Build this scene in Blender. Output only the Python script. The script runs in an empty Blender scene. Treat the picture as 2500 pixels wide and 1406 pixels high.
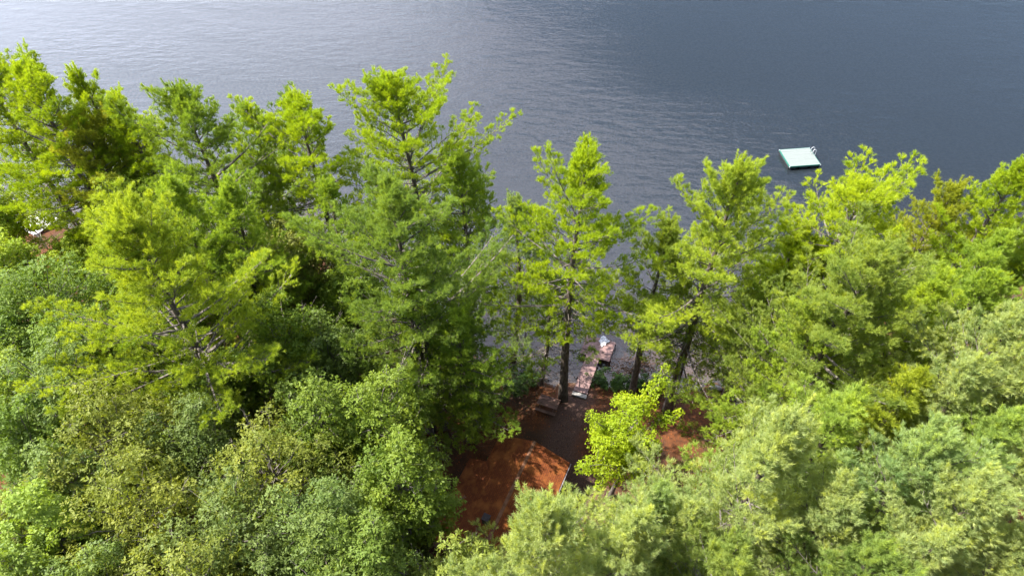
import bpy, math, random
import numpy as np
from mathutils import Vector, Matrix
S = bpy.context.scene
C = S.collection
rad = math.radians
# ------------------------------------------------------------------ camera, world, sun, exposure
CAM_H = 53.0; PITCH = 48.0; FPX = 1667.0
cd = bpy.data.cameras.new("camera"); cam = bpy.data.objects.new("camera", cd); C.objects.link(cam)
cam.location = (0, 0, CAM_H); cam.rotation_euler = (rad(90 - PITCH), 0, 0)
cd.sensor_width = 36; cd.lens = FPX / 2500 * 36; cd.clip_end = 3000; cd.clip_start = 0.5
S.camera = cam
S.view_settings.view_transform = 'Standard'; S.view_settings.look = 'None'
S.view_settings.exposure = 1.78; S.view_settings.gamma = 1.0
SUN_EL = 56.0; SUN_AZ = -84.0          # azimuth measured from +Y, negative = towards -X
sd = Vector((math.sin(rad(SUN_AZ)) * math.cos(rad(SUN_EL)), math.cos(rad(SUN_AZ)) * math.cos(rad(SUN_EL)), math.sin(rad(SUN_EL))))
sl = bpy.data.lights.new("sun", 'SUN'); sl.energy = 5.0; sl.angle = rad(0.5); sl.color = (1.0, 0.95, 0.86)
so = bpy.data.objects.new("sun", sl); C.objects.link(so)
so.rotation_euler = (-sd).to_track_quat('-Z', 'Y').to_euler()
W = bpy.data.worlds.new("World"); S.world = W; W.use_nodes = True
nt = W.node_tree; N = nt.nodes; Lk = nt.links
bg = N['Background']; bg.inputs[1].default_value = 0.088
sky = N.new('ShaderNodeTexSky'); sky.sky_type = 'NISHITA'; sky.sun_disc = False
sky.sun_elevation = rad(SUN_EL); sky.sun_rotation = rad(SUN_AZ); sky.dust_density = 2.0; sky.air_density = 1.0
# thin bright cloud sheet towards the sun side
tc = N.new('ShaderNodeTexCoord'); mp = N.new('ShaderNodeMapping'); mp.inputs['Scale'].default_value = (1, 1, 2.2)
nz = N.new('ShaderNodeTexNoise'); nz.inputs['Scale'].default_value = 1.6; nz.inputs['Detail'].default_value = 5
Lk.new(tc.outputs['Generated'], mp.inputs[0]); Lk.new(mp.outputs[0], nz.inputs['Vector'])
dt = N.new('ShaderNodeVectorMath'); dt.operation = 'DOT_PRODUCT'
cdv = Vector((-0.80, 0.42, 0.42)).normalized(); dt.inputs[1].default_value = cdv
Lk.new(tc.outputs['Generated'], dt.inputs[0])
ad = N.new('ShaderNodeMath'); ad.operation = 'MULTIPLY_ADD'; ad.inputs[1].default_value = 0.5
Lk.new(nz.outputs['Fac'], ad.inputs[0]); Lk.new(dt.outputs['Value'], ad.inputs[2])
mr = N.new('ShaderNodeMapRange'); mr.inputs['From Min'].default_value = 0.85; mr.inputs['From Max'].default_value = 1.30
Lk.new(ad.outputs[0], mr.inputs['Value'])
# a broad grey cloud deck over the left half of the sky; its ragged edge runs from the horizon ahead up to the right
def sdir(az, el): return Vector((math.sin(rad(az)) * math.cos(rad(el)), math.cos(rad(az)) * math.cos(rad(el)), math.sin(rad(el))))
pn = sdir(1.5, 27).cross(sdir(26, 39)).normalized()
if pn.dot(sdir(-40, 35)) < 0: pn = -pn
dp = N.new('ShaderNodeVectorMath'); dp.operation = 'DOT_PRODUCT'; dp.inputs[1].default_value = pn; Lk.new(tc.outputs['Generated'], dp.inputs[0])
a2 = N.new('ShaderNodeMath'); a2.operation = 'MULTIPLY_ADD'; a2.inputs[1].default_value = 0.16; Lk.new(nz.outputs['Fac'], a2.inputs[0]); Lk.new(dp.outputs['Value'], a2.inputs[2])
m2_ = N.new('ShaderNodeMapRange'); m2_.interpolation_type = 'SMOOTHSTEP'; m2_.inputs['From Min'].default_value = 0.04; m2_.inputs['From Max'].default_value = 0.15; m2_.inputs['To Max'].default_value = 0.9; Lk.new(a2.outputs[0], m2_.inputs['Value'])
mg = N.new('ShaderNodeMixRGB'); mg.inputs[2].default_value = (12.0, 12.0, 14.3, 1); Lk.new(m2_.outputs[0], mg.inputs[0]); Lk.new(sky.outputs[0], mg.inputs[1])
# the deck is shaped to fade out overhead, keeping sky fill light low
sz = N.new('ShaderNodeSeparateXYZ'); Lk.new(tc.outputs['Generated'], sz.inputs[0])
oh = N.new('ShaderNodeMapRange'); oh.interpolation_type = 'SMOOTHSTEP'; oh.inputs['From Min'].default_value = 0.93; oh.inputs['From Max'].default_value = 0.80; Lk.new(sz.outputs[2], oh.inputs['Value'])
fwd = N.new('ShaderNodeMapRange'); fwd.interpolation_type = 'SMOOTHSTEP'; fwd.inputs['From Min'].default_value = -0.35; fwd.inputs['From Max'].default_value = 0.1; Lk.new(sz.outputs[1], fwd.inputs['Value'])
om = N.new('ShaderNodeMath'); om.operation = 'MULTIPLY'; Lk.new(oh.outputs[0], om.inputs[0]); Lk.new(m2_.outputs[0], om.inputs[1])
on = N.new('ShaderNodeMath'); on.operation = 'MULTIPLY'; Lk.new(om.outputs[0], on.inputs[0]); Lk.new(fwd.outputs[0], on.inputs[1]); Lk.new(on.outputs[0], mg.inputs[0])
mx = N.new('ShaderNodeMixRGB'); mx.inputs[2].default_value = (17, 18.5, 22, 1)
Lk.new(mr.outputs[0], mx.inputs[0]); Lk.new(mg.outputs[0], mx.inputs[1]); Lk.new(mx.outputs[0], bg.inputs[0])
S.cycles.max_bounces = 8; S.cycles.transparent_max_bounces = 8; S.cycles.diffuse_bounces = 3; S.cycles.glossy_bounces = 3
S.cycles.transmission_bounces = 4; S.cycles.caustics_reflective = False; S.cycles.caustics_refractive = False

# ------------------------------------------------------------------ helpers
def ground_point(px, py, z=0.0):
    """world point at height z seen at photo pixel (2500 wide); used once to survey positions"""
    p = rad(PITCH); x = (px - 1250) / FPX; y = (703 - py) / FPX
    d = np.array([x, math.cos(p) + y * math.sin(p), -math.sin(p) + y * math.cos(p)])
    return np.array([0, 0, CAM_H]) + d * ((z - CAM_H) / d[2])
def gp(px, py, z=0.0): return ground_point(px, py, z)
def lerp(a, b, t): return a + (b - a) * t

def mesh_np(name, verts, faces_n, loops, mat, parent=None, attr=None, smooth=False):
    """verts (n,3); faces_n = verts per face; loops flat index array"""
    me = bpy.data.meshes.new(name)
    verts = np.asarray(verts, np.float32); loops = np.asarray(loops, np.int32)
    nf = len(loops) // faces_n
    me.vertices.add(len(verts)); me.vertices.foreach_set('co', verts.ravel())
    me.loops.add(len(loops)); me.loops.foreach_set('vertex_index', loops)
    me.polygons.add(nf); me.polygons.foreach_set('loop_start', np.arange(nf, dtype=np.int32) * faces_n)
    me.polygons.foreach_set('loop_total', np.full(nf, faces_n, np.int32))
    if smooth: me.polygons.foreach_set('use_smooth', np.ones(nf, bool))
    if attr:
        for k, v in attr.items():
            a = me.attributes.new(k, 'FLOAT', 'POINT'); a.data.foreach_set('value', np.asarray(v, np.float32))
    me.update(calc_edges=True); me.materials.append(mat)
    o = bpy.data.objects.new(name, me); C.objects.link(o)
    if parent: o.parent = parent
    return o

class MB:
    """collects quads and tubes for one mesh"""
    def __init__(s): s.v = []; s.f = []; s.split = None
    def add(s, vs, fs):
        b = len(s.v); s.v += [tuple(v) for v in vs]; s.f += [tuple(i + b for i in f) for f in fs]
    def box(s, c, size, rz=0.0, bev=0.0, rx=0.0, ry=0.0):
        x, y, z = [q / 2 for q in size]
        M = Matrix.Translation(c) @ Matrix.Rotation(rz, 4, 'Z') @ Matrix.Rotation(ry, 4, 'Y') @ Matrix.Rotation(rx, 4, 'X')
        if bev > 0:
            pts = []
            for zz, k in ((-z, bev), (-z + bev, 0), (z - bev, 0), (z, bev)):
                pts += [(-x + k, -y + k, zz), (x - k, -y + k, zz), (x - k, y - k, zz), (-x + k, y - k, zz)]
            fs = [(3, 2, 1, 0), (12, 13, 14, 15)]
            for r in range(3):
                for i in range(4): fs.append((r * 4 + i, r * 4 + (i + 1) % 4, r * 4 + 4 + (i + 1) % 4, r * 4 + 4 + i))
        else:
            pts = [(a * x, b * y, c_ * z) for c_ in (-1, 1) for a, b in ((-1, -1), (1, -1), (1, 1), (-1, 1))]
            fs = [(3, 2, 1, 0), (4, 5, 6, 7), (0, 1, 5, 4), (1, 2, 6, 5), (2, 3, 7, 6), (3, 0, 4, 7)]
        s.add([M @ Vector(p) for p in pts], fs)
    def tube(s, pts, radii, n=5, cap=True):
        pts = [Vector(p) for p in pts]; b = len(s.v); m = len(pts)
        for i, p in enumerate(pts):
            d = (pts[min(i + 1, m - 1)] - pts[max(i - 1, 0)])
            d = d.normalized() if d.length > 1e-9 else Vector((0, 0, 1))
            a = d.cross(Vector((0.31, 0.95, 0.08)));  a = a.normalized() if a.length > 1e-3 else Vector((1, 0, 0))
            c = d.cross(a); r = radii[i] if hasattr(radii, '__len__') else radii
            for k in range(n):
                t = 2 * math.pi * k / n; s.v.append(tuple(p + (a * math.cos(t) + c * math.sin(t)) * r))
        for i in range(m - 1):
            for k in range(n):
                s.f.append((b + i * n + k, b + i * n + (k + 1) % n, b + (i + 1) * n + (k + 1) % n, b + (i + 1) * n + k))
        if cap:
            s.f.append(tuple(b + (m - 1) * n + k for k in range(n))); s.f.append(tuple(b + k for k in reversed(range(n))))
    def build(s, name, mat, parent=None, smooth=False):
        me = bpy.data.meshes.new(name); me.from_pydata(s.v, [], s.f); me.update(); me.materials.append(mat)
        if s.split:
            me.materials.append(s.split[1]); k = np.zeros(len(me.polygons), np.int32); k[s.split[0]:] = 1; me.polygons.foreach_set('material_index', k)
        if smooth: me.polygons.foreach_set('use_smooth', np.ones(len(me.polygons), bool))
        o = bpy.data.objects.new(name, me); C.objects.link(o)
        if parent: o.parent = parent
        return o

def tag(o, label=None, cat=None, group=None, kind=None):
    if label: o['label'] = label
    if cat: o['category'] = cat
    if group: o['group'] = group
    if kind: o['kind'] = kind
    return o
def empty(name, loc, label, cat, group=None, rz=0.0):
    o = bpy.data.objects.new(name, None); C.objects.link(o); o.location = loc; o.rotation_euler = (0, 0, rz)
    o.empty_display_size = 0.3
    return tag(o, label, cat, group)

# ------------------------------------------------------------------ materials
def newmat(name):
    m = bpy.data.materials.new(name); m.use_nodes = True; t = m.node_tree
    return m, t, t.nodes, t.links, t.nodes['Principled BSDF']
def noise_mat(name, c1, c2, scale, rough=0.8, bump=0.3, detail=6, stretch=(1, 1, 1), spec=0.3, c3=None, s3=40, f3=(0.55, 0.7)):
    m, t, n, l, p = newmat(name)
    tc = n.new('ShaderNodeTexCoord'); mp = n.new('ShaderNodeMapping'); mp.inputs['Scale'].default_value = stretch
    l.new(tc.outputs['Object'], mp.inputs[0])
    z = n.new('ShaderNodeTexNoise'); z.inputs['Scale'].default_value = scale; z.inputs['Detail'].default_value = detail
    l.new(mp.outputs[0], z.inputs['Vector'])
    r = n.new('ShaderNodeValToRGB'); r.color_ramp.elements[0].position = 0.35; r.color_ramp.elements[1].position = 0.68
    r.color_ramp.elements[0].color = (*c1, 1); r.color_ramp.elements[1].color = (*c2, 1)
    l.new(z.outputs['Fac'], r.inputs[0]); out = r.outputs[0]
    if c3:
        z2 = n.new('ShaderNodeTexNoise'); z2.inputs['Scale'].default_value = s3; z2.inputs['Detail'].default_value = 3
        l.new(tc.outputs['Object'], z2.inputs['Vector'])
        q = n.new('ShaderNodeMapRange'); q.inputs['From Min'].default_value = f3[0]; q.inputs['From Max'].default_value = f3[1]
        l.new(z2.outputs['Fac'], q.inputs['Value'])
        x = n.new('ShaderNodeMixRGB'); x.inputs[2].default_value = (*c3, 1); l.new(q.outputs[0], x.inputs[0]); l.new(out, x.inputs[1]); out = x.outputs[0]
    l.new(out, p.inputs['Base Color']); p.inputs['Roughness'].default_value = rough; p.inputs['Specular IOR Level'].default_value = spec
    if bump:
        b = n.new('ShaderNodeBump'); b.inputs['Strength'].default_value = bump; b.inputs['Distance'].default_value = 0.02
        l.new(z.outputs['Fac'], b.inputs['Height']); l.new(b.outputs[0], p.inputs['Normal'])
    return m
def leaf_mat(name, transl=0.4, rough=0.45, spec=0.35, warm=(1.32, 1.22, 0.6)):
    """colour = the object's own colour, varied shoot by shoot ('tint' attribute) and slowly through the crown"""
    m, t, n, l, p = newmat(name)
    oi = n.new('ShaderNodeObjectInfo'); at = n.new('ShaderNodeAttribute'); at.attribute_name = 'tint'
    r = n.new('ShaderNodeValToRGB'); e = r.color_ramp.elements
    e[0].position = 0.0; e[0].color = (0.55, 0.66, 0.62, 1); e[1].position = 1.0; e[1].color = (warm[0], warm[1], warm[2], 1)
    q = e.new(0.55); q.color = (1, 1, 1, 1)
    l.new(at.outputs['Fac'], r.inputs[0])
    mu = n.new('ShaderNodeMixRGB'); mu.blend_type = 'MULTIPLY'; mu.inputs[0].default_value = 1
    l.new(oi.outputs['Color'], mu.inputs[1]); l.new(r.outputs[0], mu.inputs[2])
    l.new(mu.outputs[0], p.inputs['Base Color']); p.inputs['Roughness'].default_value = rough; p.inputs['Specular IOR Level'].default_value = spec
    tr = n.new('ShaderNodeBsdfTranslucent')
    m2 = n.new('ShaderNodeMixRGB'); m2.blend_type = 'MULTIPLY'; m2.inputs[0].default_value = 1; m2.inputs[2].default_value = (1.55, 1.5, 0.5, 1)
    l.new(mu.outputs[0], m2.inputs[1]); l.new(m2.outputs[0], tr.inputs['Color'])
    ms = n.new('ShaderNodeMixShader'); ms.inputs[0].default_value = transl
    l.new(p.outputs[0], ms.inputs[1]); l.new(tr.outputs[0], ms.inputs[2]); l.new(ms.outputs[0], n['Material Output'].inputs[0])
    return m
M_needle = leaf_mat('pine_needles', 0.45, 0.5, 0.3)
M_leaf = leaf_mat('broad_leaves', 0.42, 0.55, 0.22, (1.30, 1.18, 0.6))
M_bark = noise_mat('pine_bark', (0.055, 0.04, 0.032), (0.15, 0.12, 0.10), 9, 0.95, 0.8, stretch=(1, 1, 0.25))
M_branch = noise_mat('grey_branch_bark', (0.06, 0.05, 0.042), (0.19, 0.165, 0.145), 5, 0.9, 0.3)
M_dead = noise_mat('dead_wood', (0.25, 0.22, 0.20), (0.5, 0.46, 0.42), 5, 0.9, 0.3)

# ------------------------------------------------------------------ terrain
shore_px = [(-700, 545), (0, 560), (400, 568), (740, 590), (860, 690), (1000, 800), (1160, 905), (1300, 930), (1420, 940), (1600, 945), (1650, 950), (1720, 946), (1780, 955), (1850, 930), (2000, 850), (2200, 770), (2400, 710), (2900, 640)]
SH = np.array([gp(*q)[:2] for q in shore_px])
def shore_y(x):
    x = np.asarray(x, float)
    return np.interp(x, SH[:, 0], SH[:, 1]) + 0.35 * np.sin(x * 1.1) + 0.2 * np.sin(x * 2.7 + 1)
def ground_z(x, y):
    d = shore_y(x) - np.asarray(y, float)                       # positive on land
    land = 0.30 * (1 - np.exp(-np.clip(d, 0, None) / 0.5)) + 1.9 * (1 - np.exp(-np.clip(d, 0, None) / 22.0))
    und = -0.17 * np.clip(-d, 0, 8) - 0.22 * np.clip(-d - 8, 0, 28)
    return np.where(d > 0, land, und) + 0.05 * np.sin(x * 0.9) * np.cos(y * 0.8)
def axis(lo, a, b, hi, fine, n):
    L_ = a - (a - lo) * np.linspace(1, 0, n, endpoint=False) ** 2; R_ = b + (hi - b) * np.linspace(0, 1, n + 1)[1:] ** 2
    return np.concatenate([L_, np.arange(a, b, fine), [b], R_])
xs = axis(-420, -45, 50, 420, 0.33, 40); ys = axis(-160, 10, 62, 560, 0.33, 40)
X, Y = np.meshgrid(xs, ys); rng0 = np.random.default_rng(5)
Z = ground_z(X, Y) + rng0.normal(0, 0.012, X.shape)
vv = np.stack([X, Y, Z], -1).reshape(-1, 3); nx = len(xs); ny = len(ys)
ii = (np.arange(ny - 1)[:, None] * nx + np.arange(nx - 1)[None]).ravel()
loops = np.stack([ii, ii + 1, ii + nx + 1, ii + nx], -1).ravel()
# worn path from the cabin to the dock
path = [gp(1410, 968, .5)[:2], gp(1385, 1010, .6)[:2], gp(1370, 1070, .8)[:2], gp(1360, 1120, 1)[:2], gp(1420, 1170, 1)[:2], gp(1480, 1260, 1.2)[:2]]
pm = np.full(len(vv), 1e9)
for a, b in zip(path[:-1], path[1:]):
    ab = b - a; t = np.clip(((vv[:, :2] - a) @ ab) / (ab @ ab), 0, 1)[:, None]
    pm = np.minimum(pm, np.linalg.norm(vv[:, :2] - (a + t * ab), axis=1))
pathm = np.clip(1.6 - pm / 1.4, 0, 1)
G, t_, n_, l_, p_ = newmat('forest_floor')
tc = n_.new('ShaderNodeTexCoord')
def nz_(scale, det, lo, hi, vec=None):
    z = n_.new('ShaderNodeTexNoise'); z.inputs['Scale'].default_value = scale; z.inputs['Detail'].default_value = det
    l_.new(tc.outputs['Object'], z.inputs['Vector'])
    q = n_.new('ShaderNodeMapRange'); q.inputs['From Min'].default_value = lo; q.inputs['From Max'].default_value = hi
    l_.new(z.outputs['Fac'], q.inputs['Value']); return q.outputs[0], z.outputs['Fac']
def mixc(f, a, b):
    x = n_.new('ShaderNodeMixRGB')
    for i, v in ((0, f), (1, a), (2, b)):
        if isinstance(v, tuple): x.inputs[i].default_value = (*v, 1)
        elif isinstance(v, float): x.inputs[i].default_value = v
        else: l_.new(v, x.inputs[i])
    return x.outputs[0]
f1, raw1 = nz_(2.5, 8, 0.35, 0.65); f2, raw2 = nz_(14, 6, 0.4, 0.65); f3, _ = nz_(0.28, 4, 0.45, 0.6)
col = mixc(f1, (0.055, 0.020, 0.009), (0.135, 0.045, 0.015)); col = mixc(f2, col, (0.06, 0.028, 0.014))
col = mixc(f3, col, (0.05, 0.028, 0.017))
pa = n_.new('ShaderNodeAttribute'); pa.attribute_name = 'path'
pc = mixc(f2, (0.045, 0.027, 0.021), (0.10, 0.058, 0.044)); col = mixc(pa.outputs['Fac'], col, pc)
ua = n_.new('ShaderNodeAttribute'); ua.attribute_name = 'wet'
bedc = mixc(f1, (0.09, 0.062, 0.04), (0.17, 0.11, 0.07)); col = mixc(ua.outputs['Fac'], col, bedc)
l_.new(col, p_.inputs['Base Color']); p_.inputs['Roughness'].default_value = 0.95; p_.inputs['Specular IOR Level'].default_value = 0.15
b_ = n_.new('ShaderNodeBump'); b_.inputs['Strength'].default_value = 0.7; b_.inputs['Distance'].default_value = 0.06
l_.new(raw2, b_.inputs['Height']); l_.new(b_.outputs[0], p_.inputs['Normal'])
wet = np.clip(-(shore_y(vv[:, 0]) - vv[:, 1]) / 0.4, 0, 1)
g = mesh_np('ground', vv, 4, loops, G, attr={'path': pathm, 'wet': wet}, smooth=True); tag(g, kind='structure')

# ------------------------------------------------------------------ lake: a closed body of tea-dark water with ripples
Wm = bpy.data.materials.new('lake_water'); Wm.use_nodes = True; t_ = Wm.node_tree; n_ = t_.nodes; l_ = t_.links
for q in list(n_): n_.remove(q)
out = n_.new('ShaderNodeOutputMaterial'); tc = n_.new('ShaderNodeTexCoord')
def wnoise(scale, stretch, rot, det, rough=0.5, dist=0.0):
    mp = n_.new('ShaderNodeMapping'); mp.inputs['Rotation'].default_value = (0, 0, rad(rot)); mp.inputs['Scale'].default_value = stretch
    l_.new(tc.outputs['Object'], mp.inputs[0])
    z = n_.new('ShaderNodeTexNoise'); z.inputs['Scale'].default_value = scale; z.inputs['Detail'].default_value = det
    z.inputs['Roughness'].default_value = rough; z.inputs['Distortion'].default_value = dist; l_.new(mp.outputs[0], z.inputs['Vector']); return z.outputs['Fac']
def mth(op, a, b=None, c=None):
    x = n_.new('ShaderNodeMath'); x.operation = op
    for i, v in enumerate((a, b, c)):
        if v is None: continue
        if isinstance(v, (int, float)): x.inputs[i].default_value = v
        else: l_.new(v, x.inputs[i])
    return x.outputs[0]
w1 = wnoise(0.85, (0.35, 1, 1), 22, 4, 0.55, 0.3)
w2 = wnoise(1.15, (0.4, 1, 1), -38, 3, 0.5, 0.3)
w3 = wnoise(3.2, (0.5, 1, 1), 5, 2)
# calm against wind-ruffled water
sep = n_.new('ShaderNodeSeparateXYZ'); l_.new(tc.outputs['Object'], sep.inputs[0])
big = wnoise(0.05, (1, 1, 1), 0, 3)
E0 = gp(1290, 60)[:2]; E1 = gp(1560, 250)[:2]; E2 = gp(1950, 470)[:2]
ab = E2 - E0; nrm = np.array([ab[1], -ab[0]]); nrm = nrm / np.linalg.norm(nrm)
if nrm[0] > 0: nrm = -nrm                                         # points to the left (ruffled) side
dl = mth('ADD', mth('MULTIPLY', sep.outputs[0], float(nrm[0])), mth('MULTIPLY', sep.outputs[1], float(nrm[1])))
dl = mth('SUBTRACT', dl, float(E0 @ nrm)); dl = mth('ADD', dl, mth('MULTIPLY', mth('SUBTRACT', big, 0.5), 14.0))
msk = n_.new('ShaderNodeMapRange'); msk.interpolation_type = 'SMOOTHSTEP'; msk.inputs['From Min'].default_value = -4.0; msk.inputs['From Max'].default_value = 5.0
l_.new(dl, msk.inputs['Value']); MSK = msk.outputs[0]
lane = wnoise(0.035, (0.5, 1.3, 1), -25, 3, 0.6, 0.5)
lm = n_.new('ShaderNodeMapRange'); lm.inputs['From Min'].default_value = 0.38; lm.inputs['From Max'].default_value = 0.62; l_.new(lane, lm.inputs['Value'])
amp = mth('MULTIPLY', mth('MULTIPLY_ADD', MSK, 0.25, 0.6), mth('MULTIPLY_ADD', lm.outputs[0], 0.75, 0.35))
hgt = mth('ADD', mth('MULTIPLY', w1, 1.0), mth('ADD', mth('MULTIPLY', w2, 0.7), mth('MULTIPLY', w3, 0.18)))
hgt = mth('MULTIPLY', hgt, amp)
bm = n_.new('ShaderNodeBump'); bm.inputs['Strength'].default_value = 1.0; bm.inputs['Distance'].default_value = 0.15; l_.new(hgt, bm.inputs['Height'])
fr = n_.new('ShaderNodeFresnel'); fr.inputs['IOR'].default_value = 1.42; l_.new(bm.outputs[0], fr.inputs['Normal'])
gl = n_.new('ShaderNodeBsdfGlossy'); gl.inputs['Color'].default_value = (1, 1, 1, 1)
l_.new(mth('MULTIPLY_ADD', MSK, 0.06, 0.07), gl.inputs['Roughness']); l_.new(bm.outputs[0], gl.inputs['Normal'])
tp = n_.new('ShaderNodeBsdfTransparent'); tp.inputs['Color'].default_value = (0.93, 0.92, 0.9, 1)
df = n_.new('ShaderNodeBsdfDiffuse'); df.inputs['Color'].default_value = (0.038, 0.050, 0.062, 1)    # suspended matter
m0 = n_.new('ShaderNodeMixShader'); m0.inputs[0].default_value = 0.3; l_.new(tp.outputs[0], m0.inputs[1]); l_.new(df.outputs[0], m0.inputs[2])
m1 = n_.new('ShaderNodeMixShader'); l_.new(fr.outputs[0], m1.inputs[0]); l_.new(m0.outputs[0], m1.inputs[1]); l_.new(gl.outputs[0], m1.inputs[2])
l_.new(m1.outputs[0], out.inputs['Surface'])
va = n_.new('ShaderNodeVolumeAbsorption'); va.inputs['Color'].default_value = (0.62, 0.42, 0.22, 1); va.inputs['Density'].default_value = 0.9
l_.new(va.outputs[0], out.inputs['Volume'])
wb = MB(); wb.box((0, 300, -5), (830, 550, 10)); lake = wb.build('lake', Wm); tag(lake, kind='structure')

# ------------------------------------------------------------------ trees
def unit(v): return v / (np.linalg.norm(v, axis=-1, keepdims=True) + 1e-9)
def blades(p, d, l, rng, n, nl, nw, spread=(0.35, 0.85), tint=None):
    """n needle blades round each shoot: p start, d direction, l length -> verts, loops, tint"""
    k = len(p); P_ = np.repeat(p, n, 0); D = np.repeat(d, n, 0); L_ = np.repeat(l, n)
    u = rng.random(k * n)[:, None]; a = rng.normal(size=(k * n, 3)); a = unit(a - (a * D).sum(1, keepdims=True) * D)
    sp = rng.uniform(spread[0], spread[1], k * n)[:, None]
    nd = unit(D * np.cos(sp) + a * np.sin(sp)); b = P_ + D * L_[:, None] * u
    ln = rng.uniform(0.75, 1.15, (k * n, 1)) * nl
    w = unit(np.cross(nd, rng.normal(size=(k * n, 3)))) * (nw / 2)
    V = np.stack([b - w, b + w, b + nd * ln], 1).reshape(-1, 3)
    T = np.repeat(np.repeat(tint, n), 3)
    return V, np.arange(len(V)), T

def crook(rng, p0, p1, n, amp):
    pts = [np.array(p0) + (np.array(p1) - np.array(p0)) * i / (n - 1) for i in range(n)]
    for i in range(1, n - 1): pts[i] = pts[i] + rng.normal(0, amp, 3)
    return pts

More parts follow.
